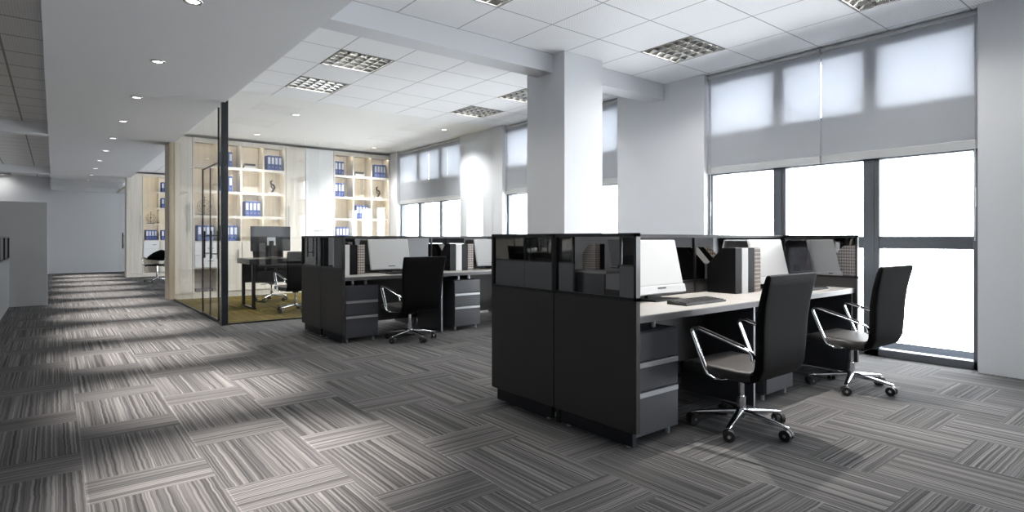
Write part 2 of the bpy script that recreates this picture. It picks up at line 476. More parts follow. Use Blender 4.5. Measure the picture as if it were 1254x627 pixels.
# balcony slab outside
struct(MB().box(6.62, 7.15, -3, YEND, -.10, .04).obj('trim_2', M['paving']), 'pale ledge outside the windows', 'trim')
struct(MB().box(6.50, 6.62, -3, YEND, -.12, .04).obj('trim_3', M['paving']), 'sill strip under the windows', 'trim')

# column and beams
struct(MB().box(4.31, 4.91, 4.51, 5.14, 0, ZC, 0, .004).obj('column', M['wall']), 'square white column between the workstation blocks', 'column')
struct(MB().box(XG, 4.31, 4.70, 4.95, ZS, ZC).obj('ceiling_beam', M['wall']), 'white beam from the soffit to the column', 'beam')
struct(MB().box(4.91, XW, 4.70, 4.95, ZS, ZC).obj('ceiling_beam', M['wall']), 'short white beam from the column to the window pier', 'beam')
struct(MB().box(-5.0, -.08, 13.0, 13.28, ZS, ZC).obj('ceiling_beam', M['soffit']), 'grey beam across the ceiling on the left', 'beam')
struct(MB().box(-5.0, -.08, 20.9, 21.2, ZS, ZC).obj('ceiling_beam', M['soffit']), 'farther grey beam across the left ceiling', 'beam')

# ---------------------------------------------------------------- glass office
og = thing('wall_office_glass', 'clear glass walls with a dark corner post enclosing the office', 'glass wall'); og['kind'] = 'structure'
g = MB()
for a, b in ((1.84, 2.885), (2.895, 3.95), (3.96, 5.12), (5.13, XW)):
    g.box(a, b, YG-.006, YG+.006, .02, ZC)
g.obj('glass_pane', M['oglass'], og)
g = MB().box(XG-.006, XG+.006, 8.54, 8.845, .02, ZS+.2).box(XG-.006, XG+.006, 8.855, 9.945, 2.23, ZS+.2).box(XG-.006, XG+.006, 9.955, 11.27, .02, ZS+.2).box(XG-.006, XG+.006, 11.28, YB, .02, ZS+.2)
g.obj('glass_pane', M['cglass'], og)
MB().box(1.76, 1.84, 8.46, 8.54, 0, ZC-.005, 0, .004).obj('corner_post', M['post'], og)
t = MB().box(1.84, XW, YG-.015, YG+.015, 0, .02).box(XG-.015, XG+.015, 8.54, 8.85, 0, .02).box(XG-.015, XG+.015, 9.95, YB, 0, .02)
t.box(XG-.012, XG+.012, 8.842, 8.858, 0, ZS).box(XG-.012, XG+.012, 9.942, 9.952, 0, 2.23).box(XG-.012, XG+.012, 8.85, 9.95, 2.222, 2.236)
t.obj('glazing_profile', M['black'], og)
for k, (a, b, h) in enumerate(((8.862, 9.397, 9.12), (9.403, 9.938, 9.56))):
    d = thing('door_%d' % (k+1), ['glass door leaf next to the dark corner post', 'glass door leaf farther down the corridor'][k], 'door', (XG, a, 0)); d['kind'] = 'structure'
    q = MB().box(-.006, .006, 0, b-a, .02, 2.21).obj('door_glass', M['cglass'], d)
    MB().box(-.008, .008, -.001, .006, .02, 2.21).box(-.008, .008, b-a-.006, b-a+.001, .02, 2.21).box(-.014, .014, 0, b-a, .005, .04).obj('door_edge', M['black'], d)
    hb = MB()
    yy = h-a
    hb.cyl((-.045, yy, .88), (-.045, yy, 1.28), .012).cyl((.045, yy, .88), (.045, yy, 1.28), .012)
    for z in (.95, 1.21): hb.cyl((-.045, yy, z), (.045, yy, z), .007)
    hb.obj('door_handle', M['post'], d)

# wall behind the office and the wooden end panels
struct(MB().box(XG, 6.40, 12.98, 13.08, 0, ZC+.3).obj('wall_office_back', M['wall']), 'partition wall behind the office bookcases', 'wall')
struct(MB().box(1.70, 1.80, YB, 13.08, 0, ZS, 0, .003).box(1.712, 1.788, YB-.012, YB, 0, ZS).obj('wall_office_end', M['jamb']), 'pale wooden end panel at the office corner', 'wall')
struct(MB().box(XG, 6.40, 21.08, 21.18, 0, ZC+.3).obj('wall_far_back', M['wall']), 'partition wall behind the far bookcase', 'wall')
struct(MB().box(1.70, 1.80, 20.7, 21.18, 0, ZS, 0, .003).obj('wall_far_end', M['wood']), 'pale wooden end panel of the far bay', 'wall')
fg = thing('wall_far_glass', 'glass wall of the last room at the corridor end', 'glass wall'); fg['kind'] = 'structure'
MB().box(1.735, 1.747, 21.18, YEND, .02, 2.78).obj('glass_pane', M['oglass'], fg)
MB().box(1.70, 1.70+.05, 21.18, 21.26, 0, 2.78).box(1.72, 1.76, 21.18, YEND, 2.76, 2.80).obj('glazing_profile', M['jamb'], fg)
MB().cyl((1.70, 21.9, .85), (1.70, 21.9, 1.35), .02).cyl((1.70,21.9,.95),(1.74,21.9,.95),.008).cyl((1.70,21.9,1.25),(1.74,21.9,1.25),.008).obj('pull_handle', M['black'], fg)

# bookcases ----------------------------------------------------
ROWS = [1.12, 1.61, 2.10, 2.59, 3.08]
def bookcase(label, x0, pitch, n, y, lower, group=None):
    # local origin: left front bottom corner
    t = thing('bookcase', label, 'bookcase', (x0, y, 0))
    W = pitch*n; D = .37
    f = MB()
    for i in range(n+1):
        f.box(i*pitch-.015, i*pitch+.015, 0, D, .10, 3.10)
    f.box(-.015, W+.015, 0, D, 3.08, 3.14).box(0, W, .002, .014, 3.05, 3.08)
    f.obj('frame', M['wood'], t)
    MB().box(-.015, W+.015, .02, D, 0, .12).obj('plinth', M['wood'], t)
    MB().box(0, W, D-.012, D, .10, 3.10).obj('back_panel', M['wood'], t)
    for z in ROWS[1:-1]:
        for i in range(n):
            MB().box(i*pitch+.015, (i+1)*pitch-.015, .005, D-.012, z-.014, z+.016).box(i*pitch+.015, (i+1)*pitch-.015, .005, .017, z-.036, z-.014).obj('shelf', M['wood'], t)
    MB().box(-.015, W+.015, -.01, D, 1.095, 1.12).obj('counter', M['wood'], t)
    for i in range(n):
        for z in ROWS[1:]:
            zz = z - (.014 if z != ROWS[-1] else 0)
            s_ = MB().box(i*pitch+.02, (i+1)*pitch-.02, .022, .040, zz-.008, zz-.0005).obj('light_strip', M['led'], t)
    for i in range(n):
        a, b = i*pitch+.017, (i+1)*pitch-.017
        if lower[i] == 'd':
            for (z0, z1) in ((.85, 1.09), (.60, .84)):
                dr = MB().box(a, b, -.012, D-.05, z0, z1, 0, .003).obj('drawer', M['white'], t)
                MB().box((a+b)/2+.03, (a+b)/2+.13, -.03, -.012, (z0+z1)/2, (z0+z1)/2+.012).obj('drawer_handle', M['black'], dr)
            MB().box(a, b, .005, D-.012, .575, .595).obj('shelf', M['wood'], t)
        else:
            dr = MB().box(a, b, -.012, .006, .12, 1.09, 0, .003).obj('door', M['wood'], t)
            MB().box(b-.05, b-.035, -.035, -.012, .72, .95).obj('door_handle', M['handle'], dr)
    return t
bookcase('pale wood lit bookcase behind the dark corner post in the glass office', 2.12, .432, 4, YB, 'dooo')
bookcase('white lit bookcase in the office corner next to the windows', 4.93, .447, 3, YB, 'ooo')
bookcase('pale wood lit bookcase in the far bay behind the black visitor chairs', 2.12, .432, 4, 20.7, 'dooo')
def cupboard(name, label, x0, x1, y, m, hx, cat='cupboard'):
    t = thing(name, label, cat, ((x0+x1)/2, y, 0)); h = (x1-x0)/2
    MB().box(-h, h, .02, .37, 0, 3.14).obj('carcass', m, t)
    MB().box(-h+.003, h-.003, 0, .02, .10, 3.12, 0, .003).obj('door', m, t)
    if hx is not None:
        MB().box(hx-.008, hx+.008, -.035, -.022, 1.30, 1.86).box(hx-.006, hx+.006, -.022, 0, 1.36, 1.38).box(hx-.006, hx+.006, -.022, 0, 1.78, 1.80).obj('door_handle', M['handle'], t)
    return t
cupboard('tall_cupboard', 'tall pale cupboard left of the lit bookcase in the glass office', 1.80, 2.10, YB, M['wood'], .10)
cupboard('tall_cupboard', 'tall pale cupboard right of the lit bookcase behind the black monitor', 3.87, 4.28, YB, M['wood'], -.16)
c_ = cupboard('tall_cupboard', 'tall white cupboard between the two office bookcases', 4.285, 4.91, YB, M['white'], None)
MB().box(-.12, .12, -.03, -.012, 1.33, 1.345).box(-.10, -.08, -.012, 0, 1.33, 1.345).box(.08, .10, -.012, 0, 1.33, 1.345).obj('door_handle', M['handle'], c_)
cupboard('tall_cupboard', 'tall pale cupboard beside the far bookcase at the corridor', 1.80, 2.10, 20.7, M['wood'], .10)

# binders, books, ornaments -----------------------------------
def make_binder():
    t = thing('ring_binder', '', 'binder')
    MB().box(0, .068, 0, .27, 0, .31, 0, .004).obj('cover', M['blue'], t)
    MB().box(.010, .058, -.002, .001, .13, .27).obj('spine_label', M['label'], t)
    MB().torus((.034, -.001, .065), .010, .003, 1, 12, 6).obj('finger_ring', M['handle'], t)
    return t
proto = [None]
def binder(x, y, z, label, group):
    if proto[0] is None:
        b = make_binder(); b.location = (x, y, z); b['label'] = label; b['group'] = group; proto[0] = b
    else: b = dup(proto[0], (x, y, z), label, None, group)
ORD = ['leftmost', 'second from left', 'third from left', 'rightmost']
CASES = {'L': (2.12, .432, YB, 'the left office bookcase'), 'R': (4.93, .447, YB, 'the bookcase near the windows'), 'F': (2.12, .432, 20.7, 'the far bay bookcase')}
def rack(case, col, row, n, off, rowname, colname):
    x0, p, y, nm = CASES[case]
    for k in range(n):
        o = ORD[k] if k < n-1 else 'rightmost'
        if n == 2: o = ['left one of two', 'right one of two'][k]
        binder(x0+col*p+off+k*.074, y+.05, ROWS[row]+(.017 if row else .001), 'blue binder, %s, %s cell of %s, %s' % (o, colname, rowname, nm), 'blue binders in ' + nm)
rack('L', 1, 3, 3, .06, 'top row', 'second'); rack('L', 3, 3, 4, .09, 'top row', 'fourth')
rack('L', 1, 2, 3, .06, 'second row', 'second'); rack('L', 2, 1, 4, .09, 'third row', 'third')
rack('L', 0, 0, 4, .08, 'lowest row', 'first'); rack('L', 1, 0, 4, .08, 'lowest row', 'second')
rack('R', 0, 3, 3, .03, 'top row', 'first'); rack('R', 2, 3, 4, .09, 'top row', 'third')
rack('R', 0, 2, 3, .03, 'second row', 'first'); rack('R', 1, 1, 4, .09, 'third row', 'second'); rack('R', 0, 0, 4, .06, 'lowest row', 'first')
rack('F', 1, 3, 3, .06, 'top row', 'second'); rack('F', 1, 2, 3, .06, 'second row', 'second')
rack('F', 0, 0, 4, .08, 'lowest row', 'first'); rack('F', 1, 0, 2, .06, 'lowest row', 'second')

def bookpile(case, col, row):
    x0, p, y, nm = CASES[case]; z = ROWS[row]+.0165
    for k, (m, wdt, h, word) in enumerate((('bookw', .22, .035, 'bottom white'), ('bookw', .24, .03, 'middle pale'), ('bookg', .20, .04, 'top dark'))):
        t = thing('book', '%s book of the flat pile, %s' % (word, nm), 'book', (x0+col*p+.07+.01*k, y+.08, z), 0, 'flat pile of books in ' + nm)
        MB().box(0, wdt, 0, .17, 0, .004).box(0, wdt, 0, .17, h-.004, h).box(0, wdt, 0, .004, 0, h).obj('cover', M[m], t)
        MB().box(.004, wdt-.004, .004, .166, .004, h-.004).obj('pages', M['fwhite'], t)
        z += h+.0005
bookpile('L', 2, 3); bookpile('R', 1, 3)
def ornament(case, col, row, word):
    x0, p, y, nm = CASES[case]
    t = thing('ring_ornament', 'round wire ornament on a spindle in the %s' % word, 'ornament', (x0+(col+.5)*p, y+.15, ROWS[row]+.017))
    b = MB(); b.torus((0, 0, .18), .125, .004); b.torus((0, 0, .18), .085, .003)
    for k in range(8):
        a = k*PI/4; b.cyl((0, 0, .18), (.125*math.cos(a), 0, .18+.125*math.sin(a)), .002, n=6)
    b.obj('ring', M['bronze'], t)
    MB().cyl((0, -.01, .02), (0, -.01, .36), .005).cyl((0,-.01,.18),(0,-.01,.205),.018).cyl((-.02,-.01,.36),(.02,-.01,.36),.006).obj('spindle', M['black'], t)
    MB().box(-.10, .10, -.04, .04, 0, .02, 0, .004).obj('base', M['bronze'], t)
ornament('L', 0, 1, 'first cell of the left office bookcase'); ornament('F', 0, 1, 'first cell of the far bay bookcase')
def figurine(case, col, row):
    x0, p, y, nm = CASES[case]
    t = thing('figurine', 'small dark twisted figurine on a white block in %s' % nm, 'figurine', (x0+(col+.5)*p, y+.14, ROWS[row]+.017))
    MB().box(-.08, .08, -.05, .05, 0, .03, 0, .004).obj('base', M['fwhite'], t)
    b = MB(); path = [(-.02,0,.03),(.02,.01,.08),(.045,0,.13),(.02,-.01,.18),(-.03,0,.21),(-.035,0,.26),(0,0,.28)]
    b.sweep(path, [.03,.045,.05,.055,.045,.04,.02], [.03,.04,.04,.045,.04,.04,.02], Vector((0,1,0)), 12, 0, 1.0)
    b.sweep([(.02,0,.10),(-.03,0,.15),(-.02,0,.21)], [.02,.025,.015], [.02,.025,.015], Vector((0,1,0)), 10, 0, 1.0)
    b.obj('body', M['bronze'], t)
figurine('L', 3, 2); figurine('R', 2, 2)
t = thing('desk_tray', 'dark tray on the bottom shelf of the left office bookcase', 'tray', (2.18, YB+.06, .121))
MB().box(0, .30, 0, .22, 0, .012).box(0,.30,0,.008,0,.06).box(0,.30,.212,.22,0,.06).box(0,.008,0,.22,0,.06).box(.292,.30,0,.22,0,.06).obj('tray_body', M['bookg'], t)

# ---------------------------------------------------------------- roller blinds
def blind(label, y0, y1, cord_at):
    t = thing('roller_blind', label, 'blind', (6.375, y0, 0), 0, 'roller blinds on the window wall')
    L = y1-y0
    MB().box(-.0015, 0, 0, L, 2.03, 3.15).obj('fabric', M['blind'], t)
    MB().box(-.014, .010, 0, L, 1.965, 2.045, 0, .005).obj('bottom_rail', M['bezel'], t)
    MB().cyl((0, 0, 3.165), (0, L, 3.165), .022, n=16).box(-.03, .022, 0, .006, 3.13, 3.20).box(-.03,.022,L-.006,L,3.13,3.20).obj('roller', M['bezel'], t)
    c = MB().cyl((-.02, cord_at, 1.15), (-.02, cord_at, 3.15), .0035, n=6).cyl((-.02, cord_at, 1.45), (-.02, cord_at, 1.62), .009, n=8)
    c.obj('pull_cord', M['bezel'], t)
ww = ['the nearest window', 'the window behind the column', 'the glass office window', 'the far bay window']
for k, y in enumerate(W0[1:5]):
    blind('pale roller blind on the right half of %s' % ww[k], y+.012, y+1.338, .02)
    blind('pale roller blind on the left half of %s' % ww[k], y+1.346, y+2.688, 1.30)

# ---------------------------------------------------------------- luminaires
def make_lum():
    t = thing('ceiling_light', '', 'ceiling light')
    S = P/2-.004
    f = MB()
    f.box(-S, S, -S, -S+.014, -.004, .006).box(-S, S, S-.014, S, -.004, .006).box(-S, -S+.014, -S, S, -.004, .006).box(S-.014, S, -S, S, -.004, .006)
    f.obj('frame', M['lframe'], t)
    MB().box(-S, S, -S, S, .11, .12).box(-S, S, -S, -S+.006, .006, .11).box(-S, S, S-.006, S, .006, .11).box(-S, -S+.006, -S, S, .006, .11).box(S-.006, S, -S, S, .006, .11).obj('housing', M['housing'], t)
    lv = MB(); n = 5; w_ = (2*S-.03)/n; a0 = -S+.015
    # parabolic profile blades running along y, flat cross blades along x
    for i in range(n+1):
        x = a0+i*w_; lv.prism([(x-.002, 0), (x+.002, 0), (x+.016, .045), (x-.016, .045)], 1, a0, -a0)
    for j in range(1, 5):
        y = a0+j*(2*-a0)/5; lv.prism([(y-.002, .004), (y+.002, .004), (y+.010, .042), (y-.010, .042)], 0, a0, -a0, 0)
    lv.obj('louvre', M['louvre'], t)
    for i in (0, 2, 4):
        x = a0+(i+.5)*w_
        MB().cyl((x, a0+.02, .075), (x, -a0-.02, .075), .013, n=12).obj('tube', M['tube'], t)
    return t
def lum_light(x, y, z, wt, sz=.5):
    l = bpy.data.lights.new('luminaire_lamp', 'AREA'); l.shape = 'SQUARE'; l.size = sz; l.energy = wt; l.color = (1, .97, .92)
    o = bpy.data.objects.new('luminaire_lamp', l); C.objects.link(o); o.location = (x, y, z)
    return o
LN = {(1,-1):'louvred square ceiling light at the top edge, just before the beam', (5,-1):'louvred square ceiling light in front of the windows, fully in view beside the column',
      (5,-4):'louvred square ceiling light cut by the top right edge', (1,-4):'louvred ceiling light above the near partition, out of view', (1,3):'louvred square ceiling light just behind the beam, nearer of the left pair',
      (1,5):'louvred square ceiling light close to the office glass, farther of the left pair', (5,3):'louvred square ceiling light half hidden behind the column', (5,5):'louvred square ceiling light near the windows left of the column'}
L0 = None
for (i, j) in main_cells:
    x, y = cell(i, j); loc = (x+P/2, y+P/2, ZC)
    if L0 is None: L0 = make_lum(); L0.location = loc; L0['label'] = LN[(i,j)]; L0['group'] = 'louvred ceiling lights'
    else: dup(L0, loc, LN[(i,j)], None, 'louvred ceiling lights')
    lum_light(loc[0], loc[1], ZC+.105, PANEL_W)
for n_, (i, j) in enumerate(left_cells):
    loc = (-.43+P*(i+.5), 6.97+P*(j+.5), ZC)
    dup(L0, loc, (['louvred ceiling light in the left ceiling, nearest to the far wall', 'louvred ceiling light at the left edge beyond the grey beam'][n_] if n_ < 2 else 'added louvred ceiling light in the unseen row at the far left'), None, 'louvred ceiling lights')
    lum_light(loc[0], loc[1], ZC+.105, PANEL_W*(.3 if n_ < 2 else 1.6))

# downlights along the corridor
def make_down():
    t = thing('downlight', '', 'downlight')
    b = MB(); n = 24
    V_ = []; 
    prof = [(.070, 0), (.068, -.006), (.052, -.006), (.046, .0)]
    for r, z in prof:
        for k in range(n):
            a = 2*PI*k/n; V_.append((r*math.cos(a), r*math.sin(a), z))
    b.add(V_, [[i*n+k, i*n+(k+1)%n, (i+1)*n+(k+1)%n, (i+1)*n+k] for i in range(3) for k in range(n)], 0, True)
    b.obj('trim_ring', M['chrome'], t)
    MB().cyl((0,0,-.0035), (0,0,-.0005), .046, n=24).obj('lamp_disc', M['bulb'], t)
    return t
def spot(x, y, z, wt, ang, blend=.8, col=(1,.97,.93)):
    l = bpy.data.lights.new('downlight_lamp', 'SPOT'); l.energy = wt; l.spot_size = math.radians(ang); l.spot_blend = blend
    l.shadow_soft_size = .04; l.color = col
    o = bpy.data.objects.new('downlight_lamp', l); C.objects.link(o); o.location = (x, y, z-.05)
D0 = None
nth = ['out of view behind the viewpoint', 'out of view above the foreground', 'nearest, cut by the top edge', 'second', 'third', 'fourth', 'fifth', 'sixth', 'seventh', 'eighth', 'ninth', 'tenth']
for k in range(12):
    y = 5.01+1.935*(k-2)
    lab = 'round recessed corridor downlight, %s%s' % (nth[k], '' if k < 3 else ' from the camera along the soffit')
    if D0 is None: D0 = make_down(); D0.location = (.84, y, ZS); D0['label'] = lab; D0['group'] = 'corridor downlights'
    else: dup(D0, (.84, y, ZS), lab, None, 'corridor downlights')
    spot(.84, y, ZS, DOWN_W, 40, 1.0, (1,.93,.86))
for k, (x, y) in enumerate(((5.6, 12.0), (5.7, 9.2), (3.1, 11.9), (3.1, 9.6))):
    dup(D0, (x, y, ZC), 'round downlight in the glass office ceiling, %s' % ['by the window bookcase', 'just behind the front glass near the windows', 'by the pale bookcase', 'above the black desk'][k], None, 'office downlights')
    spot(x, y, ZC, OFFICE_W, 130, 1.0, (1,.985,.97))
dup(D0, (4.05, 2.38, ZC), 'round accent downlight above the near chairs, out of view', None, 'accent downlights')
spot(4.05, 2.38, ZC, 500, 72, .7, (1,.93,.86))

# ---------------------------------------------------------------- workstations
PX = 2.477      # face plane of the end partitions
XE = 5.45
def end_partition(label, x, y0, thick=.035, gm='dglass'):
    """partition across the end of a block: two bays, each lower panel + framed glass + plinth"""
    t = thing('end_partition', label, 'partition', (x, y0, 0))
    for k in range(2):
        a = .0 if k == 0 else .664; b = .658 if k == 0 else 1.322
        MB().box(0, thick, a, b, .10, .825, 0, .002).obj('lower_panel', M['panel'], t)
        MB().box(.03, .06, a+.05, b-.03, .012, .10).obj('plinth', M['plinth'], t)
        f = MB().box(0, thick, a, a+.018, .825, 1.2).box(0, thick, b-.018, b, .825, 1.2).box(0, thick, a, b, 1.18, 1.2).box(0, thick, a, b, .825, .843)
        f.obj('glass_frame', M['black'], t)
        MB().box(.012, .020, a+.018, b-.018, .843, 1.18).obj('glass_pane', M[gm], t)
        for q in (a+.09, b-.09):
            MB().cyl((.045, q, 0), (.045, q, .014), .014, n=12).obj('foot', M['handle'], t)
    return t
def spine(label, y):
    t = thing('spine_partition', label, 'partition', (PX+.036, y, 0))
    L = XE-.036-PX-.002; n = 2; Ls = L/n
    MB().box(0, L, -.014, .014, .13, .825).obj('lower_panel', M['panel'], t)
    MB().box(0, L, -.017, .017, 1.175, 1.2).obj('top_rail', M['black'], t)
    MB().box(0, L, -.017, .017, .825, .843).obj('middle_rail', M['black'], t)
    for k in range(n+1):
        x = min(k*Ls, L-.02); MB().box(x, x+.02, -.016, .016, 0, 1.176).obj('post', M['black'], t)
    for k in range(n):
        MB().box(k*Ls+.02, (k+1)*Ls-.002 if k == n-1 else (k+1)*Ls, -.004, .004, .843, 1.175).obj('glass_pane', M['sglass'], t)
    return t
def worktop(label, x0, x1, yf, yb, skip):
    """yf = user edge, yb = edge at the spine"""
    t = thing('worktop', label, 'desk', ((x0+x1)/2, yf, 0)); h = (x1-x0)/2; d = yb-yf
    MB().box(-h, h, 0, d, .734, .740, 0, 0).obj('top_surface', M['top'], t)
    MB().box(-h, h, 0, d, .700, .734).obj('edge', M['edge'], t)
    s_ = 1 if d > 0 else -1
    MB().box(-h+skip, h-.03, s_*.40, s_*.416, .30, .70).obj('modesty_panel', M['panel'], t)
    xl = h-.022
    lg = MB().box(xl, xl+.022, s_*.02, d-s_*.02, .012, .70).obj('leg_panel', M['ped'], t)
    MB().box(xl+.002, xl+.020, s_*.015, s_*.02, .012, .70).obj('lit_edge_line', M['handle'], lg)  # bright metal strip imitates light catching the front edge of the leg panel
    return t
def make_pedestal():
    t = thing('drawer_pedestal', '', 'drawer unit')
    MB().box(0, .40, .018, .55, .045, .64, 0, .003).obj('body', M['ped'], t)
    for z0, z1, hz in ((.475, .635, None), (.305, .47, .44), (.055, .30, .27)):
        d = MB().box(.004, .396, 0, .018, z0, z1, 0, .002).obj('drawer', M['ped'], t)
        if hz: MB().box(.008, .392, -.006, 0, z1-.032, z1-.004, 0, .002).obj('drawer_handle', M['handle'], d)
    for x, y in ((.04,.05),(.36,.05),(.04,.5),(.36,.5)):
        MB().cyl((x,y,0),(x,y,.046),.014, n=12).obj('foot', M['handle'], t)
    for x in (.12, .28):
        MB().cyl((x,.10,.64),(x,.10,.698),.02, n=12).obj('spacer', M['handle'], t)
    return t
def make_monitor():
    # origin at foot centre, screen faces -y
    t = thing('computer_monitor', '', 'monitor')
    tilt = Matrix.Translation((0, -.05, .045)) @ Matrix.Rotation(math.radians(-13), 4, 'X')
    MB().box(-.275, .275, 0, .028, .0, .385, 0, .008, tilt).obj('shell', M['bezel'], t)
    MB().box(-.262, .262, -.0025, .001, .066, .375, 0, 0, tilt).obj('screen', M['screen'], t)
    MB().box(-.275, .275, -.012, .002, .0, .058, 0, .005, tilt).obj('chin', M['bezel'], t)
    MB().box(-.045, .045, -.0135, -.011, .034, .044, 0, 0, tilt).obj('drive_slot', M['black'], t)
    MB().prism([(-.10, .0), (.12, 0), (.12, .010), (-.10, .010)], 0, -.13, .13).obj('stand_foot', M['black'], t)
    MB().prism([(.03, .008), (.06, .008), (.045, .16), (.02, .16)], 0, -.05, .05).obj('stand_neck', M['black'], t)
    return t
def make_keyboard():
    t = thing('keyboard', '', 'keyboard')
    MB().prism([(-.075, 0), (.075, 0), (.075, .022), (-.075, .012)], 0, -.225, .225).obj('body', M['keys'], t)
    k = MB()
    for r in range(5):
        for c in range(15):
            x = -.215+c*.029; y = -.062+r*.027; z = .0125+(y+.075)/.15*.010
            k.box(x, x+.024, y, y+.022, z, z+.006, 0, .0)
    k.obj('keys', M['rubber'], t)
    return t
def make_file(kind):
    t = thing('magazine_file', '', 'file box')
    m = M['fblack'] if kind == 'black' else (M['fwhite'] if kind == 'white' else M['fpat'])
    W = .09; D = .245; prof = [(0,0),(D,0),(D,.22),(.115,.355),(0,.355)]
    b = MB()
    for x in (0, W-.004): b.prism(prof, 0, x, x+.004)
    b.box(.004, W-.004, 0, .004, 0, .355).box(.004, W-.004, D-.004, D, 0, .22).box(.004, W-.004, .004, D-.004, 0, .004)
    b.obj('shell', m, t)
    MB().box(.012, W-.012, .012, D-.02, .005, .21).obj('papers', M['fwhite'], t)
    return t
PR = {}
def put(kind, maker, loc, label, group, rz=0):
    if kind not in PR:
        o = maker(); o.location = loc; o.rotation_euler = (0,0,rz); o['label'] = label; o['group'] = group; PR[kind] = o
    else: o = dup(PR[kind], loc, label, rz, group)
    return o

BLK = {0: (2.029, 'the near block'), 1: (2.029+4.085, 'the far block')}
for bi, (yb, bn) in BLK.items():
    ysp = yb+.661
    end_partition('charcoal end partition with tinted glass, facing the corridor, of %s' % bn, PX, yb)
    end_partition('charcoal end partition with clear glass, on the window side of %s' % bn, XE-.035, yb, .035, 'sglass')
    spine('long spine partition with glass running through the middle of %s' % bn, ysp)
    xm = 3.79
    for sd in (0, 1):
        yf = yb+.02 if sd == 0 else yb+1.30
        ysd = ysp-.02 if sd == 0 else ysp+.02
        side = 'chair side' if sd == 0 else 'rear side'
        sg = 1 if sd == 0 else -1
        worktop('pale worktop, %s of %s, next to the corridor' % (side, bn), PX+.038, xm-.002, yf, ysd, .44)
        worktop('pale worktop, %s of %s, next to the windows' % (side, bn), xm+.002, XE-.038, yf, ysd, .62)
        for d in (0, 1):
            where = '%s desk, %s, %s' % (['corridor-end', 'window-end'][d], side, bn.replace('the ', ''))
            ox = d*1.585
            rz = 0 if sd == 0 else PI
            # pedestal
            if sd == 0: loc = ((2.535, 3.975)[d], yb+.055, 0)
            else: loc = ((2.94, 4.375)[d], yb+1.322-.055, 0)
            put('ped', make_pedestal, loc, 'grey drawer pedestal under %s' % where, 'drawer pedestals', rz)
            mx = 3.30+ox if sd == 0 else 3.30+ox
            put('mon', make_monitor, (mx, ysp-.16 if sd == 0 else ysp+.16, .7405), 'white flat monitor on %s' % where, 'desk monitors', rz)
            if sd == 0:
                put('key', make_keyboard, (3.36+ox, yb+.21, .7405), 'black keyboard on %s' % where, 'keyboards', 0)
            for q, kd in enumerate(('black', 'white', 'black', 'patterned')):
                fx = 2.535+q*.095+(ox if d == 0 else 1.575)
                wd = '%s magazine file' % kd
                if kd == 'black': wd = ('left' if q == 0 else 'right') + ' black magazine file'
                if sd == 0: l_ = (fx, ysp-.29, .7405)
                else: l_ = (fx+.09, ysp+.29, .7405)
                put('file_'+kd, lambda kd=kd: make_file(kd), l_, '%s on %s' % (wd, where), 'magazine files', rz)

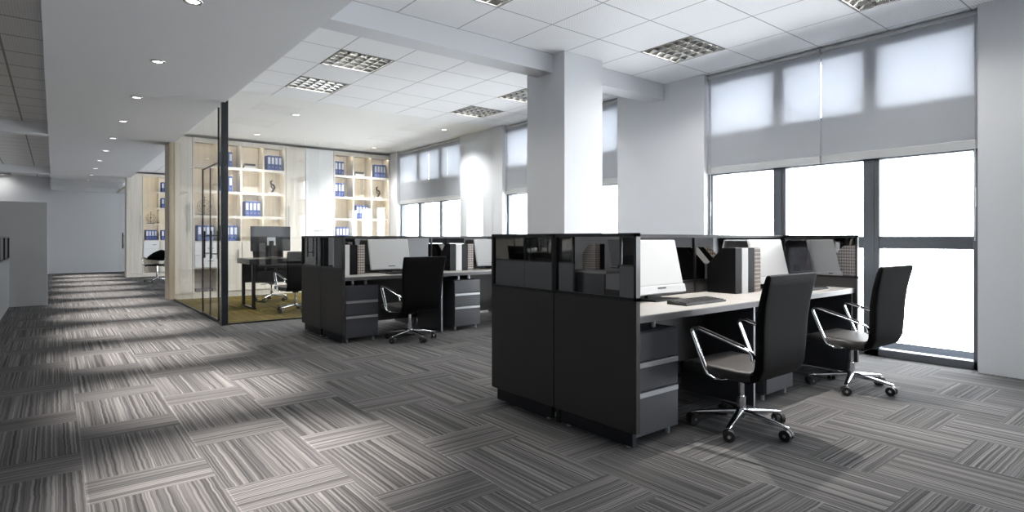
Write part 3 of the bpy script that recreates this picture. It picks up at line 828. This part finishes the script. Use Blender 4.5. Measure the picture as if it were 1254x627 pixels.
# ---------------------------------------------------------------- office chair
def make_chair():
    t = thing('office_chair', '', 'chair')
    # seat
    sp_ = [(0,.262,.365),(0,.250,.377),(0,.20,.386),(0,.05,.380),(0,-.10,.374),(0,-.19,.378)]
    MB().sweep(sp_, [.40,.47,.50,.505,.50,.48], [.02,.055,.07,.072,.07,.07], n=24, e=.32).obj('seat', M['seatf'], t)
    bp = [(0,-.10,.352),(0,-.17,.358),(0,-.222,.385),(0,-.245,.44),(0,-.252,.55),(0,-.258,.68),(0,-.275,.80),(0,-.302,.91),(0,-.316,.955),(0,-.319,.965)]
    MB().sweep(bp, [.44,.47,.49,.50,.51,.525,.54,.555,.56,.555], [.03,.045,.055,.06,.06,.058,.05,.042,.034,.018], n=28, e=.20).obj('backrest', M['leather'], t)
    for s in (-1, 1):
        x = s*.268
        path = [(s*.15,-.02,.345),(s*.235,-.015,.342),(x,.0,.345),(x,.055,.362),(x,.078,.395),(x,.125,.50),(x,.165,.595),(x,.170,.615),(x,.155,.628),(x,.12,.625),(x,-.05,.580),(x,-.19,.540),(x,-.212,.53),(x,-.222,.51),(x,-.225,.485),(s*.25,-.226,.475)]
        a = MB(); 
        V_ = [Vector(p) for p in path]
        # flat polished bar: width follows x except at the root under the seat
        a.sweep(V_[2:15], [.036]*13, [.014]*13, Vector((1,0,0)), 12, 0, .5)
        a.sweep(V_[:3], [.03]*3, [.012]*3, Vector((0,1,0)), 12, 0, .5)
        a.cyl((x, -.226, .487), (s*.235, -.226, .487), .012, n=12)
        ar = a.obj('armrest', M['chrome'], t)
        MB().sweep([(x,.12,.6345),(x,.03,.612),(x,-.05,.5895),(x,-.17,.557)], [.026]*4, [.010]*4, Vector((1,0,0)), 12, 0, .6).obj('arm_pad', M['leather'], ar)
    MB().cyl((0,0,.30),(0,0,.352),.045,.075,n=20).box(-.09,.09,-.10,.10,.325,.345,0,.004).cyl((.09,.05,.318),(.20,.05,.312),.006,n=8).obj('tilt_mechanism', M['black'], t)
    MB().cyl((0,0,.09),(0,0,.20),.026,n=20).cyl((0,0,.20),(0,0,.33),.017,n=16).obj('gas_column', M['chrome'], t)
    b = MB().cyl((0,0,.075),(0,0,.125),.036,.034,n=20)
    for k in range(5):
        a = math.radians(52+72*k); dx, dy = math.cos(a), math.sin(a)
        pts = [Vector((dx*r, dy*r, z)) for r, z in ((.02,.108),(.12,.098),(.24,.084),(.292,.078),(.300,.076))]
        b.sweep(pts, [.050,.040,.030,.026,.016], [.034,.028,.018,.014,.008], Vector((-dy,dx,0)), 12, 0, .6)
    b.obj('star_base', M['chrome'], t)
    for k in range(5):
        a = math.radians(52+72*k); dx, dy = math.cos(a), math.sin(a); a2 = a+.9+k*1.3; ux, uy = math.cos(a2), math.sin(a2)
        cx, cy = dx*.285, dy*.285
        wl = MB()
        for o in (-.017, .017):
            wl.cyl((cx+ux*(o-.012), cy+uy*(o-.012), .033), (cx+ux*(o+.012), cy+uy*(o+.012), .033), .033, n=20)
        c = wl.obj('caster', M['rubber'], t)
        MB().cyl((cx,cy,.030),(cx,cy,.078),.007,n=10).cyl((cx-ux*.031,cy-uy*.031,.033),(cx+ux*.031,cy+uy*.031,.033),.010,n=12).obj('axle', M['chrome'], c)
    return t
put('chair', make_chair, (3.32, 1.90, 0), 'black high-back office chair with chrome arms, nearest to the camera', 'office chairs')
put('chair', make_chair, (4.90, 1.88, 0), 'black high-back office chair in front of the large bright window', 'office chairs', math.radians(-2))
put('chair', make_chair, (3.22, 5.95, 0), 'black office chair at the far block with its back to the camera', 'office chairs', math.radians(5))
put('chair', make_chair, (3.22, 11.35, 0), 'black office chair behind the black desk in the glass office', 'office chairs', math.radians(176))
put('chair', make_chair, (3.04, 9.42, 0), 'black office chair in front of the black desk in the glass office', 'office chairs', math.radians(8))

# office desk and its monitor
t = thing('office_desk', 'long black desk with slim legs in the glass office', 'desk', (2.50, 10.05, 0))
MB().box(0, 1.9, 0, .80, .74, .83, 0, .004).obj('desk_top', M['deskblack'], t)
for x in (.06, 1.78):
    MB().box(x, x+.05, .05, .10, .03, .74).box(x, x+.05, .70, .75, .03, .74).obj('leg_pair', M['deskblack'], t)
    MB().box(x, x+.05, 0, .80, 0, .03).obj('foot_bar', M['deskblack'], t)
MB().box(.11, 1.78, .70, .72, .40, .74).obj('modesty_panel', M['deskblack'], t)
t = thing('desktop_monitor', 'black monitor seen from behind on the black office desk', 'monitor', (2.95, 10.45, .83))
MB().box(-.33, .33, -.02, .02, .12, .55, 0, .006).obj('shell', M['deskblack'], t)
MB().box(-.31, .31, .018, .022, .14, .53).obj('screen', M['black'], t)
MB().box(-.04, .04, -.04, -.02, .02, .30).box(-.13, .13, -.09, .09, 0, .015, 0, .003).obj('stand', M['black'], t)
MB().box(-.07, .07, -.035, -.02, .22, .36, 0, .004).obj('cable_cover', M['bezel'], t)

# visitor chairs in the far bay
def make_visitor():
    t = thing('visitor_chair', '', 'chair')
    MB().sweep([(0,.22,.45),(0,.1,.455),(0,-.1,.445),(0,-.2,.46)], [.42,.48,.48,.44], [.03,.05,.05,.04], n=18, e=.5).obj('seat', M['leather'], t)
    b = MB(); n = 15; V_ = []
    for i in range(n):
        a = math.radians(200+140*i/(n-1)); x = .28*math.cos(a); y = .27*math.sin(a)
        hgt = .86-.20*abs((i-(n-1)/2)/((n-1)/2))**1.5
        for (q, z) in ((1.0, .56+.04*abs(i-7)/7), (1.0, hgt), (1.08, hgt), (1.08, .56+.04*abs(i-7)/7)): V_.append((x*q, y*q, z))
    b.add(V_, [[i*4+k, i*4+(k+1)%4, (i+1)*4+(k+1)%4, (i+1)*4+k] for i in range(n-1) for k in range(4)], 0, True)
    b.add(V_, [[0,1,2,3], [(n-1)*4+k for k in (3,2,1,0)]], 0)
    b.obj('backrest', M['leather'], t)
    for s in (-1, 1):
        MB().tube([(s*.27,-.10,.60),(s*.285,.12,.66),(s*.28,.20,.64),(s*.26,.20,.48),(s*.22,.10,.42)], .011).obj('armrest', M['chrome'], t)
    MB().cyl((0,0,.08),(0,0,.44),.022,n=14).obj('column', M['chrome'], t)
    b = MB()
    for k in range(5):
        a = math.radians(20+72*k); b.cyl((0,0,.10),(.28*math.cos(a),.28*math.sin(a),.065),.017,.011,n=10)
    b.obj('star_base', M['chrome'], t)
    for k in range(5):
        a = math.radians(20+72*k); x, y = .275*math.cos(a), .275*math.sin(a)
        MB().cyl((x-.014,y,.028),(x+.014,y,.028),.028,n=14).obj('caster', M['rubber'], t)
    return t
put('vis', make_visitor, (2.17, 18.1, 0), 'black visitor chair with chrome base in the far bay, the left one', 'visitor chairs', math.radians(150))
put('vis', make_visitor, (2.85, 17.7, 0), 'black visitor chair partly hidden behind the wooden end panel', 'visitor chairs', math.radians(200))

# ---------------------------------------------------------------- left side : long low partition and screen
def low_partition(label, ytop, n):
    t = thing('low_partition', label, 'partition', (-.59, ytop, 0))
    pw = 1.04
    for k in range(n):
        a, b = -(k+1)*pw+.004, -k*pw
        MB().box(-.04, 0, a, b, .02, .825, 0, .002).obj('lower_panel', M['greywall'], t)
        MB().box(-.035, -.002, a, a+.022, .825, 1.2).box(-.035, -.002, b-.022, b, .825, 1.2).box(-.035, -.002, a, b, 1.178, 1.2).box(-.035, -.002, a, b, .825, .845).obj('glass_frame', M['black'], t)
        MB().box(-.022, -.014, a+.022, b-.022, .845, 1.178).obj('glass_pane', M['dglass'], t)
low_partition('long grey low partition with black framed glass at the left edge', 12.93, 7)
low_partition('grey low partition beyond the left edge, mirrored in the near glass', 4.83, 4)
tag(MB().box(-5.0, -.09, 12.99, 13.07, 0, 1.80, 0, .004).obj('screen_wall', M['greyscreen']), 'plain grey head-high screen wall at the left side of the corridor', 'screen wall')

t = thing('side_desk', 'pale desk left of the corridor, mirrored in the near glass', 'desk', (-2.4, 5.15, 0))
MB().box(0, 1.7, 0, .62, .70, .74, 0, .003).obj('desk_top', M['top'], t)
for x in (0, 1.675): MB().box(x, x+.025, .03, .60, 0, .70).obj('leg_panel', M['ped'], t)
put('mon', make_monitor, (-1.5, 5.55, .7405), 'white monitor on the side desk left of the corridor', 'desk monitors', 0)
for q, kd in enumerate(('black', 'patterned')):
    put('file_'+kd, None, (-1.0+q*.1, 5.45, .7405), '%s magazine file on the side desk left of the corridor' % kd, 'magazine files', 0)
put('chair', make_chair, (-1.35, 4.72, 0), 'black office chair at the side desk left of the corridor', 'office chairs', math.radians(10))
